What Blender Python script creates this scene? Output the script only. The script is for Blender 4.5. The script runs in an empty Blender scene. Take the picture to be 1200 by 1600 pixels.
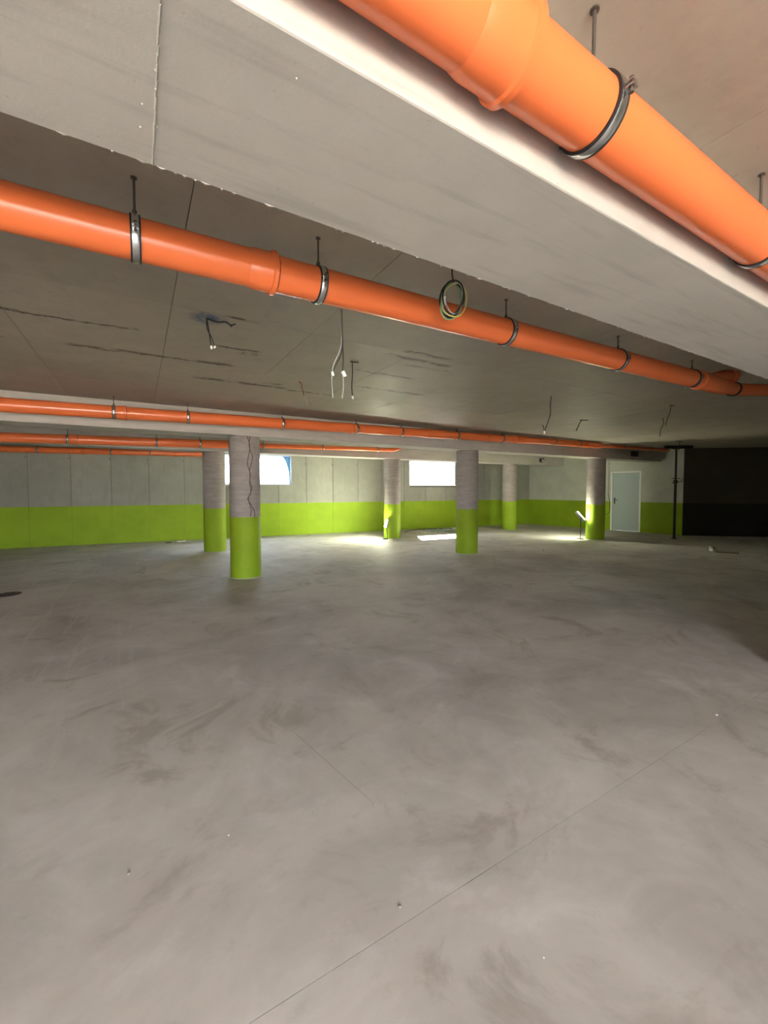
import bpy, math, random
from mathutils import Vector, Matrix

random.seed(7)
scn = bpy.context.scene
col = scn.collection

# ------------------------------------------------------------------ camera
CAM_H = 1.515
cam_d = bpy.data.cameras.new('camera')
cam = bpy.data.objects.new('camera', cam_d)
col.objects.link(cam)
cam.location = (0, 0, CAM_H)
cam.rotation_euler = (math.radians(90 - 2.31), 0, math.radians(59.28 - 90))
cam_d.sensor_fit = 'VERTICAL'
cam_d.sensor_height = 36
cam_d.lens = 645.6 / 1600 * 36
cam_d.shift_y = -12 / 1600
cam_d.clip_start = 0.02
cam_d.clip_end = 400
scn.camera = cam

# ------------------------------------------------------------------ world, sun, exposure
SKY = 29.0
world = bpy.data.worlds.new('overcast_sky')
scn.world = world
world.use_nodes = True
bg = world.node_tree.nodes['Background']
bg.inputs[0].default_value = (0.92, 0.95, 1.0, 1)
bg.inputs[1].default_value = SKY
sun_d = bpy.data.lights.new('sun', 'SUN')
sun_d.energy = 300
sun_d.angle = math.radians(0.6)
sun_d.color = (1.0, 0.93, 0.84)
sun = bpy.data.objects.new('sun', sun_d)
col.objects.link(sun)
sun.location = (12, 30, 20)
sun.rotation_euler = Vector((-0.47, -0.90, -0.75)).to_track_quat('-Z', 'Y').to_euler()
EXPOSURE = -0.1
LAMP = 450.0
scn.view_settings.view_transform = 'Standard'
scn.view_settings.look = 'None'
scn.view_settings.gamma = 1
scn.view_settings.use_curve_mapping = False
scn.view_settings.exposure = EXPOSURE
scn.cycles.max_bounces = 10
scn.cycles.diffuse_bounces = 5
scn.cycles.glossy_bounces = 4
scn.cycles.sample_clamp_indirect = 30.0
scn.cycles.caustics_reflective = False
scn.cycles.caustics_refractive = False


def portal(name, loc, rot, sx, sy):
    d = bpy.data.lights.new(name, 'AREA')
    d.shape = 'RECTANGLE'
    d.size, d.size_y = sx, sy
    d.cycles.is_portal = True
    o = bpy.data.objects.new(name, d)
    col.objects.link(o)
    o.location = loc
    o.rotation_euler = rot
    return o


# main dimensions (metres): X runs along the beams, Y away from the entrance
HB, HS, HP = 2.364, 2.75, 1.025          # beam underside, slab underside, paint line
BACK = -4.0
OPEN0, OPEN1, OPENH = -3.6, 0.95, 2.5   # garage opening behind the camera
portal('entrance_portal', ((OPEN0 + OPEN1) / 2, BACK - 0.02, OPENH / 2), (math.radians(90), 0, math.radians(0)), OPEN1 - OPEN0, OPENH)

# ------------------------------------------------------------------ node helpers


class NT:
    def __init__(self, name):
        self.m = bpy.data.materials.new(name)
        self.m.use_nodes = True
        self.t = self.m.node_tree
        self.b = self.t.nodes['Principled BSDF']

    def n(self, kind, **kw):
        nd = self.t.nodes.new(kind)
        for k, v in kw.items():
            setattr(nd, k, v)
        return nd

    def link(self, a, b):
        self.t.links.new(a, b)

    def set(self, inp, v):
        if isinstance(v, bpy.types.NodeSocket):
            self.link(v, inp)
        else:
            inp.default_value = v

    def math(self, op, a, b=0.0, clamp=False):
        nd = self.n('ShaderNodeMath', operation=op)
        nd.use_clamp = clamp
        self.set(nd.inputs[0], a)
        self.set(nd.inputs[1], b)
        return nd.outputs[0]

    def ramp(self, fac, a, b):
        nd = self.n('ShaderNodeMapRange')
        nd.clamp = True
        nd.interpolation_type = 'SMOOTHSTEP'
        self.set(nd.inputs[0], fac)
        self.set(nd.inputs[1], a)
        self.set(nd.inputs[2], b)
        return nd.outputs[0]

    def mix(self, fac, a, b, mode='MIX'):
        nd = self.n('ShaderNodeMix', data_type='RGBA', blend_type=mode)
        self.set(nd.inputs[0], fac)
        for s, v in ((nd.inputs[6], a), (nd.inputs[7], b)):
            if isinstance(v, bpy.types.NodeSocket):
                self.link(v, s)
            else:
                s.default_value = (*v, 1) if len(v) == 3 else v
        return nd.outputs[2]

    def pos(self):
        return self.n('ShaderNodeNewGeometry').outputs['Position']

    def obj(self):
        return self.n('ShaderNodeTexCoord').outputs['Object']

    def noise(self, vec, scale, detail=4, rough=0.55, stretch=None, offset=None, distort=0.0):
        if stretch or offset:
            mp = self.n('ShaderNodeMapping')
            self.link(vec, mp.inputs[0])
            if stretch:
                mp.inputs['Scale'].default_value = stretch
            if offset:
                mp.inputs['Location'].default_value = offset
            vec = mp.outputs[0]
        nd = self.n('ShaderNodeTexNoise')
        self.link(vec, nd.inputs['Vector'])
        nd.inputs['Scale'].default_value = scale
        nd.inputs['Detail'].default_value = detail
        nd.inputs['Roughness'].default_value = rough
        nd.inputs['Distortion'].default_value = distort
        return nd.outputs[0]

    def bump(self, h, strength, dist=0.01):
        nd = self.n('ShaderNodeBump')
        nd.inputs['Strength'].default_value = strength
        nd.inputs['Distance'].default_value = dist
        self.link(h, nd.inputs['Height'])
        self.link(nd.outputs[0], self.b.inputs['Normal'])

    def done(self, color=None, rough=None, metal=None, spec=None):
        for k, v in (('Base Color', color), ('Roughness', rough), ('Metallic', metal), ('Specular IOR Level', spec)):
            if v is None:
                continue
            s = self.b.inputs[k]
            if isinstance(v, bpy.types.NodeSocket):
                self.link(v, s)
            elif k == 'Base Color':
                s.default_value = (*v, 1)
            else:
                s.default_value = v
        return self.m


def sc(c, k):
    return tuple(min(1, x * k) for x in c)


def plain(name, c, rough=0.5, metal=0.0, spec=0.5, var=0.08):
    t = NT(name)
    f = t.noise(t.obj(), 9, 3)
    colr = t.mix(f, sc(c, 1 - var), sc(c, 1 + var))
    return t.done(colr, rough, metal, spec)


def concrete(name, c, grain_dir=None, var=0.14, pits=True, rough=0.75, spec=0.35, rand=0.0, grain=0.3):
    t = NT(name)
    p = t.pos()
    big = t.noise(p, 0.9, 5, 0.6)
    mid = t.noise(p, 5.0, 5, 0.62, offset=(3, 7, 1))
    c1 = t.mix(t.ramp(big, 0.3, 0.7), sc(c, 1 - var), sc(c, 1 + var))
    c2 = t.mix(t.ramp(mid, 0.35, 0.7), sc(c, 0.94), sc(c, 1.05))
    out = t.mix(0.45, c1, c2)
    if grain_dir:
        g = t.noise(p, 14, 4, 0.6, stretch=grain_dir)
        out = t.mix(t.math('MULTIPLY', t.ramp(g, 0.50, 0.70), grain), out, sc(c, 0.70))
    if pits:
        s = t.noise(p, 38, 2, 0.5, offset=(11, 5, 2))
        m = t.math('MULTIPLY', t.ramp(s, 0.70, 0.78), 0.35)
        out = t.mix(m, out, sc(c, 0.5))
    if rand:
        r = t.n('ShaderNodeObjectInfo').outputs['Random']
        out = t.mix(1.0, out, t.mix(r, (1 - rand,) * 3, (1 + rand * 0.4,) * 3), 'MULTIPLY')
    fine = t.noise(p, 70, 4, 0.7)
    t.bump(fine, 0.18, 0.004)
    return t, out, rough, spec


def concrete_m(name, c, **kw):
    t, out, rough, spec = concrete(name, c, **kw)
    return t.done(out, rough, 0, spec)


M = {}
M['beam'] = concrete_m('beam_concrete', (0.46, 0.435, 0.40), grain_dir=(0.10, 1.3, 1.3), var=0.10, grain=0.5)
M['core'] = concrete_m('joint_concrete', (0.22, 0.205, 0.18))
M['wall'] = concrete_m('wall_concrete', (0.31, 0.31, 0.265), grain_dir=(1.0, 1.0, 0.15), var=0.16, rand=0.10)
M['dark_wall'] = concrete_m('dark_brown_wall', (0.085, 0.075, 0.06))  # side wall's dark tone is put straight into its two base colours
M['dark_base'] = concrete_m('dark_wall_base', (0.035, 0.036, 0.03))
M['rough_wall'] = concrete_m('plain_wall_concrete', (0.42, 0.40, 0.36))
M['block'] = concrete_m('white_block', (0.80, 0.81, 0.82), var=0.05)
M['ground'] = concrete_m('outside_paving', (0.42, 0.39, 0.34))


def slab_material():
    t, out, rough, spec = concrete('slab_concrete', (0.385, 0.335, 0.275), grain_dir=(0.5, 0.5, 1), var=0.12, rand=0.06, spec=0.5)
    p = t.pos()
    wob = t.noise(p, 6.0, 6, 0.72)
    wv = t.n('ShaderNodeCombineXYZ')
    w2 = t.math('MULTIPLY', t.math('SUBTRACT', wob, 0.5), 0.16)
    t.link(w2, wv.inputs[1])
    va = t.n('ShaderNodeVectorMath', operation='ADD')
    t.link(p, va.inputs[0])
    t.link(wv.outputs[0], va.inputs[1])
    sep = t.n('ShaderNodeSeparateXYZ')
    t.link(va.outputs[0], sep.inputs[0])
    X, Y = sep.outputs[0], sep.outputs[1]
    # rusty tie-wire marks left in the slab: x from, x to, y, half width
    marks = [(-0.95, -0.38, 3.84, .016), (-0.36, -0.16, 3.85, .014), (-0.22, 0.02, 3.83, .022), (-0.5, -0.1, 4.5, .03),
             (-0.15, 0.5, 4.46, .022), (0.58, 0.78, 3.2, .018), (0.62, 0.98, 3.88, .02), (0.55, 1.0, 5.1, .035), (0.5, 0.85, 4.45, .03),
             (1.0, 1.6, 5.1, .03), (1.65, 2.25, 5.17, .022), (2.0, 2.7, 3.92, .016), (2.3, 3.3, 4.54, .022),
             (2.0, 2.75, 3.33, .024), (2.1, 2.6, 3.15, .02), (2.3, 2.9, 3.5, .018), (0.8, 1.0, 3.97, .03), (1.3, 1.5, 4.95, .03),
             (3.3, 3.9, 2.3, .02), (-1.6, -0.9, 4.55, .02)]
    tot = None
    for a, b, y, w in marks:
        dy = t.math('ABSOLUTE', t.math('SUBTRACT', Y, y))
        my = t.ramp(dy, w * 2.0, w * 0.5)
        dx = t.math('ABSOLUTE', t.math('SUBTRACT', X, (a + b) / 2))
        mx = t.ramp(dx, (b - a) / 2 + 0.05, (b - a) / 2 - 0.05)
        m = t.math('MULTIPLY', mx, my)
        tot = m if tot is None else t.math('MAXIMUM', tot, m)
    br = t.noise(p, 6, 6, 0.75, stretch=(1.0, 2.0, 1))
    tot = t.math('MULTIPLY', tot, t.ramp(br, 0.42, 0.53))
    out = t.mix(t.math('MULTIPLY', tot, 0.9), out, (0.055, 0.035, 0.022))
    # blue marking spray where the lamp wires come out
    dist = t.n('ShaderNodeVectorMath', operation='DISTANCE')
    t.link(va.outputs[0], dist.inputs[0])
    dist.inputs[1].default_value = (0.46, 3.30, HS)
    sp = t.noise(p, 30, 4, 0.7)
    bm = t.math('MULTIPLY', t.ramp(dist.outputs['Value'], 0.16, 0.02), t.ramp(sp, 0.36, 0.52))
    out = t.mix(bm, out, (0.03, 0.075, 0.17))
    # yellowish release-oil stains
    st = t.noise(p, 1.7, 4, 0.6, offset=(4, 2, 0))
    out = t.mix(t.math('MULTIPLY', t.ramp(st, 0.55, 0.75), 0.25), out, (0.34, 0.27, 0.17))
    rg = t.noise(p, 2.2, 3, 0.5, offset=(9, 1, 0))
    r = t.math('ADD', t.math('MULTIPLY', rg, 0.25), 0.42)
    return t.done(out, r, 0, 0.5)


M['slab'] = slab_material()


def floor_material():
    t = NT('floor_concrete')
    p = t.pos()
    base = (0.53, 0.505, 0.46)
    a = t.noise(p, 0.55, 6, 0.62, distort=0.6)
    b = t.noise(p, 1.7, 6, 0.66, offset=(5, 1, 0), distort=0.8)
    c = t.noise(p, 7.0, 5, 0.7, offset=(2, 8, 0))
    out = t.mix(t.ramp(a, 0.34, 0.66), sc(base, 0.78), sc(base, 1.10))
    out = t.mix(t.math('MULTIPLY', t.ramp(b, 0.48, 0.72), 0.50), out, (0.68, 0.655, 0.625))
    out = t.mix(t.math('MULTIPLY', t.ramp(b, 0.47, 0.32), 0.65), out, (0.32, 0.285, 0.24))
    out = t.mix(t.math('MULTIPLY', t.ramp(c, 0.55, 0.78), 0.32), out, (0.25, 0.225, 0.20))
    # trowel scratches
    g = t.noise(p, 9, 5, 0.6, stretch=(1.0, 0.08, 1.0), distort=0.9)
    sep = t.n('ShaderNodeSeparateXYZ')
    t.link(p, sep.inputs[0])
    zone = t.math('MULTIPLY', t.ramp(sep.outputs[0], 0.6, -0.6), t.ramp(sep.outputs[1], 2.4, 3.4))
    out = t.mix(t.math('MULTIPLY', t.math('MULTIPLY', t.ramp(g, 0.56, 0.62), zone), 0.35), out, (0.62, 0.60, 0.56))
    # short fine cracks (x0,y0)-(x1,y1)
    for (x0, y0, x1, y1) in ((0.79, 2.48, 0.945, 1.66), (1.51, 4.15, 1.494, 3.3)):
        L = math.hypot(x1 - x0, y1 - y0)
        ex, ey = (x1 - x0) / L, (y1 - y0) / L
        dx = t.math('SUBTRACT', sep.outputs[0], (x0 + x1) / 2)
        dy = t.math('SUBTRACT', sep.outputs[1], (y0 + y1) / 2)
        al = t.math('ABSOLUTE', t.math('ADD', t.math('MULTIPLY', dx, ex), t.math('MULTIPLY', dy, ey)))
        ac = t.math('ABSOLUTE', t.math('ADD', t.math('MULTIPLY', dx, -ey), t.math('MULTIPLY', dy, ex)))
        m = t.math('MULTIPLY', t.ramp(ac, 0.004, 0.001), t.ramp(al, L / 2, L / 2 - 0.1))
        out = t.mix(t.math('MULTIPLY', m, 0.5), out, (0.24, 0.21, 0.15))
    r = t.math('ADD', t.math('MULTIPLY', b, 0.25), 0.58)
    f = t.noise(p, 60, 4, 0.7)
    t.bump(f, 0.06, 0.003)
    return t.done(out, r, 0, 0.45)


M['floor'] = floor_material()


def column_material():
    t = NT('column_concrete')
    p = t.pos()
    sep = t.n('ShaderNodeSeparateXYZ')
    t.link(p, sep.inputs[0])
    rings = t.noise(p, 26, 4, 0.6, stretch=(0.12, 0.12, 1.0), distort=0.3)
    blot = t.noise(p, 4, 5, 0.65)
    base = (0.34, 0.305, 0.285)
    out = t.mix(t.ramp(rings, 0.35, 0.68), sc(base, 0.86), sc(base, 1.06))
    out = t.mix(t.math('MULTIPLY', t.ramp(blot, 0.50, 0.70), 0.5), out, (0.21, 0.185, 0.17))
    t.bump(rings, 0.25, 0.005)
    return t.done(out, 0.8, 0, 0.3)


M['column'] = column_material()


def paint_material(name, c, rough=0.5):
    t = NT(name)
    p = t.pos()
    f = t.noise(p, 1.6, 5, 0.6)
    out = t.mix(t.ramp(f, 0.3, 0.7), sc(c, 0.90), sc(c, 1.06))
    v = t.noise(p, 8, 3, 0.6, stretch=(1, 1, 0.1))
    out = t.mix(t.math('MULTIPLY', t.ramp(v, 0.55, 0.75), 0.10), out, sc(c, 0.8))
    t.bump(t.noise(p, 90, 3, 0.6), 0.12, 0.003)
    return t.done(out, rough, 0, 0.18)


M['green'] = paint_material('green_paint', (0.265, 0.395, 0.020), 0.6)
M['white'] = paint_material('white_wall_paint', (0.50, 0.515, 0.46), 0.7)


def orange_material():
    t = NT('orange_pvc')
    p = t.pos()
    f = t.noise(p, 3, 3, 0.5)
    c = (0.80, 0.18, 0.055)
    out = t.mix(f, sc(c, 0.95), sc(c, 1.04))
    d = t.noise(p, 30, 5, 0.75, stretch=(0.5, 1, 1))
    out = t.mix(t.math('MULTIPLY', t.ramp(d, 0.70, 0.80), 0.15), out, (0.85, 0.40, 0.22))
    return t.done(out, 0.27, 0, 0.5)


M['orange'] = orange_material()
M['steel'] = plain('galvanised_steel', (0.70, 0.72, 0.73), 0.24, 1.0)
M['rubber'] = plain('black_rubber', (0.012, 0.012, 0.013), 0.6)
M['rod'] = plain('dark_zinc_rod', (0.13, 0.11, 0.095), 0.55, 0.6)
M['door'] = plain('grey_blue_door', (0.36, 0.425, 0.43), 0.45, var=0.03)
M['frame'] = plain('white_frame', (0.78, 0.78, 0.76), 0.4, var=0.03)
M['black'] = plain('black_plastic', (0.012, 0.012, 0.012), 0.45)
M['prop'] = plain('dark_painted_steel', (0.018, 0.016, 0.014), 0.6)
M['cable_black'] = plain('black_cable', (0.02, 0.018, 0.018), 0.5)
M['cable_brown'] = plain('brown_cable', (0.085, 0.045, 0.035), 0.55)
M['cable_yellow'] = plain('yellow_green_cable', (0.72, 0.66, 0.20), 0.4)
M['cable_green'] = plain('green_cable', (0.22, 0.42, 0.20), 0.4)
M['cable_blue'] = plain('blue_cable', (0.05, 0.10, 0.22), 0.4)
M['cable_grey'] = plain('grey_cable', (0.42, 0.44, 0.43), 0.5)
M['cable_red'] = plain('red_brown_wire', (0.18, 0.045, 0.03), 0.5)
M['connector'] = plain('white_connector', (0.85, 0.85, 0.83), 0.4, var=0.03)
M['stone'] = plain('grey_stone', (0.32, 0.29, 0.25), 0.9, var=0.3)
M['chalk'] = plain('pale_plaster_crumb', (0.66, 0.63, 0.59), 0.9)
M['timber'] = plain('dusty_timber', (0.30, 0.22, 0.14), 0.8, var=0.3)
M['lamp_body'] = plain('grey_lamp_housing', (0.35, 0.36, 0.37), 0.5, 0.0)
M['sheet'] = plain('pale_blue_plastic_film', (0.42, 0.50, 0.58), 0.18, var=0.15)
M['blue_sheet'] = plain('blue_window_film', (0.10, 0.28, 0.55), 0.35)
M['iron'] = plain('dark_cast_iron', (0.05, 0.045, 0.042), 0.7, 0.2, var=0.3)
M['foam'] = plain('yellowish_foam', (0.78, 0.74, 0.62), 0.9, var=0.15)
M['mortar'] = concrete_m('mortar_fin_concrete', (0.52, 0.50, 0.46), var=0.05)


def glass_material():
    t = NT('window_glass')
    t.t.nodes.remove(t.b)
    tr = t.n('ShaderNodeBsdfTransparent')
    tr.inputs[0].default_value = (0.95, 0.97, 0.97, 1)
    gl = t.n('ShaderNodeBsdfGlossy')
    gl.inputs['Roughness'].default_value = 0.03
    fr = t.n('ShaderNodeFresnel')
    fr.inputs[0].default_value = 1.45
    mx = t.n('ShaderNodeMixShader')
    t.link(fr.outputs[0], mx.inputs[0])
    t.link(tr.outputs[0], mx.inputs[1])
    t.link(gl.outputs[0], mx.inputs[2])
    t.link(mx.outputs[0], t.t.nodes['Material Output'].inputs[0])
    return t.m


M['glass'] = glass_material()


def diffuser_film_material():  # added diffuser across the left window, scatters sun into the room
    t = NT('added_diffuser_film')
    t.t.nodes.remove(t.b)
    tr = t.n('ShaderNodeBsdfTranslucent')
    f = t.noise(t.pos(), 3, 4, 0.6, stretch=(1, 1, 0.4))
    t.link(t.mix(f, (0.23, 0.29, 0.38), (0.28, 0.34, 0.43)), tr.inputs[0])
    gl = t.n('ShaderNodeBsdfGlossy')
    gl.inputs['Roughness'].default_value = 0.2
    mx = t.n('ShaderNodeMixShader')
    mx.inputs[0].default_value = 0.04
    t.link(tr.outputs[0], mx.inputs[1])
    t.link(gl.outputs[0], mx.inputs[2])
    t.link(mx.outputs[0], t.t.nodes['Material Output'].inputs[0])
    return t.m


M['film'] = diffuser_film_material()


def emissive(name, c, s):
    t = NT(name)
    t.b.inputs['Base Color'].default_value = (0.9, 0.9, 0.9, 1)
    t.b.inputs['Emission Color'].default_value = (*c, 1)
    t.b.inputs['Emission Strength'].default_value = s
    return t.m


M['lit'] = emissive('lamp_tube_light', (0.97, 1.0, 0.72), LAMP)
M['flood'] = emissive('floodlight_lens_light', (0.97, 1.0, 0.72), LAMP * 2.2)

# ------------------------------------------------------------------ mesh helpers


class MB:
    """collects geometry for one mesh object"""

    def __init__(self):
        self.v, self.f, self.mi, self.sm = [], [], [], []

    def add(self, vs, fs, mi=0, smooth=False):
        o = len(self.v)
        self.v += [Vector(p) for p in vs]
        for f in fs:
            self.f.append([i + o for i in f])
            self.mi.append(mi)
            self.sm.append(smooth)
        return self

    def box(self, x0, x1, y0, y1, z0, z1, mi=0):
        vs = [(x, y, z) for z in (z0, z1) for y in (y0, y1) for x in (x0, x1)]
        return self.add(vs, [(0, 2, 3, 1), (4, 5, 7, 6), (0, 1, 5, 4), (2, 6, 7, 3), (0, 4, 6, 2), (1, 3, 7, 5)], mi)

    def obox(self, c, ax, ay, az, mi=0):
        """oriented box: centre and three half-extent vectors"""
        c, ax, ay, az = map(Vector, (c, ax, ay, az))
        vs = [c + ax * i + ay * j + az * k for k in (-1, 1) for j in (-1, 1) for i in (-1, 1)]
        return self.add(vs, [(0, 2, 3, 1), (4, 5, 7, 6), (0, 1, 5, 4), (2, 6, 7, 3), (0, 4, 6, 2), (1, 3, 7, 5)], mi)

    @staticmethod
    def _sharp(prof, j):
        (l0, r0), (l1, r1), (l2, r2) = prof[j - 1:j + 2]
        a, b = Vector((l1 - l0, r1 - r0)), Vector((l2 - l1, r2 - r1))
        if a.length < 1e-9 or b.length < 1e-9:
            return True
        return a.angle(b) > math.radians(25) or max(a.length, b.length) > 20 * min(a.length, b.length)

    def lathe(self, a, d, prof, n=36, caps=True, mi=0):
        """profile [(distance along d, radius)] turned about the axis through a"""
        a, d = Vector(a), Vector(d).normalized()
        up = Vector((0, 0, 1)) if abs(d.z) < 0.9 else Vector((1, 0, 0))
        e1 = d.cross(up).normalized()
        e2 = e1.cross(d)
        vs = []
        for (l, r) in prof:
            for i in range(n):
                w = 2 * math.pi * i / n
                vs.append(a + d * l + (e1 * math.cos(w) + e2 * math.sin(w)) * r)
        for j in range(len(prof) - 1):                        # rings joined smoothly only where the profile bends gently
            if j == 0 or self._sharp(prof, j):
                start = len(self.v)
                self.add(vs[j * n:(j + 1) * n], [], mi)
            o = len(self.v)
            self.v += [Vector(p) for p in vs[(j + 1) * n:(j + 2) * n]]
            for i in range(n):
                k = (i + 1) % n
                self.f.append([o - n + i, o - n + k, o + k, o + i])
                self.mi.append(mi)
                self.sm.append(True)
        if caps:
            self.add(vs[:n], [list(range(n))[::-1]], mi)      # caps keep their own vertices
            self.add(vs[-n:], [list(range(n))], mi)
        return self

    def tube(self, pts, r, n=8, caps=True, mi=0, closed=False):
        pts = [Vector(p) for p in pts]
        rs = r if isinstance(r, (list, tuple)) else [r] * len(pts)
        vs, N = [], len(pts)
        prev = None
        for i, p in enumerate(pts):
            q0 = pts[(i - 1) % N] if (closed or i > 0) else p
            q1 = pts[(i + 1) % N] if (closed or i < N - 1) else p
            d = (q1 - q0).normalized()
            if prev is None:
                up = Vector((0, 0, 1)) if abs(d.z) < 0.9 else Vector((1, 0, 0))
                e1 = d.cross(up).normalized()
            else:
                e1 = (prev - d * prev.dot(d)).normalized()
            prev = e1
            e2 = d.cross(e1)
            for k in range(n):
                w = 2 * math.pi * k / n
                vs.append(p + (e1 * math.cos(w) + e2 * math.sin(w)) * rs[i])
        fs = []
        for j in range(N if closed else N - 1):
            for k in range(n):
                m = (k + 1) % n
                j2 = (j + 1) % N
                fs.append((j * n + k, j * n + m, j2 * n + m, j2 * n + k))
        self.add(vs, fs, mi, True)
        if caps and not closed:
            self.add(vs[:n], [list(range(n))[::-1]], mi)      # caps keep their own vertices
            self.add(vs[-n:], [list(range(n))], mi)
        return self

    def mesh(self, name, mats, shift=Vector((0, 0, 0))):
        me = bpy.data.meshes.new(name)
        me.from_pydata([p - shift for p in self.v], [], self.f)
        for m in mats:
            me.materials.append(m)
        for p, mi, s in zip(me.polygons, self.mi, self.sm):
            p.material_index = mi
            p.use_smooth = s
        me.update()
        return me

    def base(self):
        xs, ys, zs = zip(*[(p.x, p.y, p.z) for p in self.v])
        return Vector(((min(xs) + max(xs)) / 2, (min(ys) + max(ys)) / 2, min(zs)))

    def build(self, name, mat, parent=None, bevel=0.0, segs=2):
        """one mesh object; geometry given in the parent's frame (world frame if none)"""
        mats = [M[k] for k in ([mat] if isinstance(mat, str) else mat)]
        b = self.base()
        o = bpy.data.objects.new(name, self.mesh(name, mats, b))
        col.objects.link(o)
        o.location = b
        if parent is not None:
            o.parent = parent
            inv = parent.get('_inv')
            if inv:                                     # parts given in world coordinates
                off = Vector(parent['_off'])
                o.location = b - off
            o['_inv'] = inv or 0
            if inv:
                o['_off'] = tuple(b)
        else:
            o['_inv'] = 1
            o['_off'] = tuple(b)
        if bevel:
            md = o.modifiers.new('bevel', 'BEVEL')
            md.width = bevel
            md.segments = segs
            md.limit_method = 'ANGLE'
        return o


def empty(name, loc):
    o = bpy.data.objects.new(name, None)
    col.objects.link(o)
    o.location = loc
    o.empty_display_size = 0.1
    o['_inv'] = 1
    o['_off'] = tuple(loc)
    return o


def tag(o, label, cat=None, group=None, kind=None):
    if label:
        o['label'] = label
    if cat:
        o['category'] = cat
    if group:
        o['group'] = group
    if kind:
        o['kind'] = kind
    return o


def struct(o, label=None):
    return tag(o, label, None, None, 'structure')


def instance(name, me, loc, parent):
    """child sharing mesh data, location in the parent's frame"""
    o = bpy.data.objects.new(name, me)
    col.objects.link(o)
    o.parent = parent
    o.location = loc
    return o


# ------------------------------------------------------------------ floor
LEFT, FARR = -8.0, 19.5
fb = MB().box(LEFT - 0.3, FARR + 0.3, BACK, 14.6, -0.30, -0.0035)
floor = struct(fb.build('floor', 'core'), 'grey trowelled concrete garage floor with saw-cut joint')
g = 0.0012
JY, JX = 1.148, 6.56
for (x0, x1, y0, y1) in ((LEFT - .3, JX, BACK, JY), (JX, FARR + .3, BACK, JY), (LEFT - .3, JX, JY, 14.6), (JX, FARR + .3, JY, 14.6)):
    MB().box(x0 + (g if x0 > LEFT else 0), x1 - (g if x1 < FARR else 0) if x1 != JX else x1 - 0.001, y0 + (g if y0 == JY else 0), y1 - (g if y1 == JY else 0), -0.0035, 0.0).build('floor_bay', 'floor', floor)

# outside ground at the entrance
MB_g = MB().box(-70, 70, -80, BACK, -0.3, -0.01)
struct(MB_g.build('ground_outside', 'ground'), 'paved ground outside the garage entrance')

# ------------------------------------------------------------------ ceiling slab with formwork panels
def far_y(x, off=0.0):
    return 13.31 - 0.1071 * x + off


cb = MB()
q_ = [(LEFT - .3, BACK), (FARR + .3, BACK), (FARR + .3, far_y(FARR + .3, .29)), (LEFT - .3, far_y(LEFT - .3, .29))]
cb.add([(x, y, HS + .012) for x, y in q_] + [(x, y, HS + .25) for x, y in q_],
       [(3, 2, 1, 0), (4, 5, 6, 7), (0, 1, 5, 4), (1, 2, 6, 5), (2, 3, 7, 6), (3, 0, 4, 7)])
ceiling = struct(cb.build('ceiling', 'core'), 'bare concrete ceiling slab with formwork panel joints')
B1, B2, B3 = (0.781, 1.281), (7.016, 7.516), (10.319, 10.819)


def slab_bay(y0, y1, x0, x1, ny, xs=1.0, xoff=0.25):
    dy = (y1 - y0) / ny
    me = MB().box(-xs / 2 + .002, xs / 2 - .002, -dy / 2 + .002, dy / 2 - .002, -0.012, 0).mesh('formwork_panel', [M['slab']])
    k0 = math.floor((x0 - xoff) / xs)
    k1 = math.ceil((x1 - xoff) / xs)
    for k in range(k0, k1):
        for j in range(ny):
            z = HS + 0.012 + random.uniform(0, 0.0015)
            o = instance('formwork_panel', me, (xoff + (k + 0.5) * xs, y0 + (j + 0.5) * dy, z), ceiling)
            o.location -= Vector(ceiling['_off'])


slab_bay(BACK, B1[0], -6, 5, 3, 1.0, 0.79)
slab_bay(B1[1], B2[0], -5, 19, 3, 1.0, 0.22)
slab_bay(B2[1], B3[0], -6, 16, 2, 1.0, 0.22)
for k_ in range(-8, 14):
    xa, xb = k_ + 0.222, k_ + 1.218
    o_ = MB().add([(xa, B3[1], HS), (xb, B3[1], HS), (xb, far_y(xb, .01), HS), (xa, far_y(xa, .01), HS), (xa, B3[1], HS + .012), (xb, B3[1], HS + .012), (xb, far_y(xb, .01), HS + .012), (xa, far_y(xa, .01), HS + .012)],
                  [(3, 2, 1, 0), (4, 5, 6, 7), (0, 1, 5, 4), (1, 2, 6, 5), (2, 3, 7, 6), (3, 0, 4, 7)])
    o_.build('formwork_panel', 'slab', ceiling)

# ------------------------------------------------------------------ beams


def beam(y0, y1, x0, x1, label):
    o = MB().box(x0, x1, y0, y1, HB, HS + 0.01).build('concrete_beam', 'beam', None, 0.006, 2)
    return struct(o, label)


b1 = beam(*B1, LEFT, FARR, 'near concrete ceiling beam crossing the top of the view')
# mortar fin and drips where two formwork boards met under the near beam
fin = MB()
zz = HB
ys = [B1[0] + 0.01 + i * 0.02 for i in range(25)]
for i in range(len(ys) - 1):
    w0 = 0.0022 + random.random() * 0.0018
    x = 0.05 + random.uniform(-.001, .001)
    fin.add([(x - w0, ys[i], zz + .001), (x + w0, ys[i], zz + .001), (x, ys[i], zz - .004 - random.random() * .003),
             (x - w0, ys[i + 1], zz + .001), (x + w0, ys[i + 1], zz + .001), (x, ys[i + 1], zz - .004 - random.random() * .003)],
            [(0, 2, 5, 3), (1, 4, 5, 2), (0, 1, 2), (3, 5, 4)])
fin.build('mortar_fin', 'beam', b1)
for (x, y, r) in ((0.025, 1.09, .0026), (0.022, 1.16, .0032), (-0.03, 1.2, .0024), (0.056, 1.14, .0028), (0.048, .99, .0034), (0.30, .86, .0026)):
    MB().lathe((x, y, HB + .001), (0, 0, -1), [(0, r), (r * .6, r * .9), (r * 1.4, r * .3)], 8).build('mortar_drip', 'beam', b1)
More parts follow.
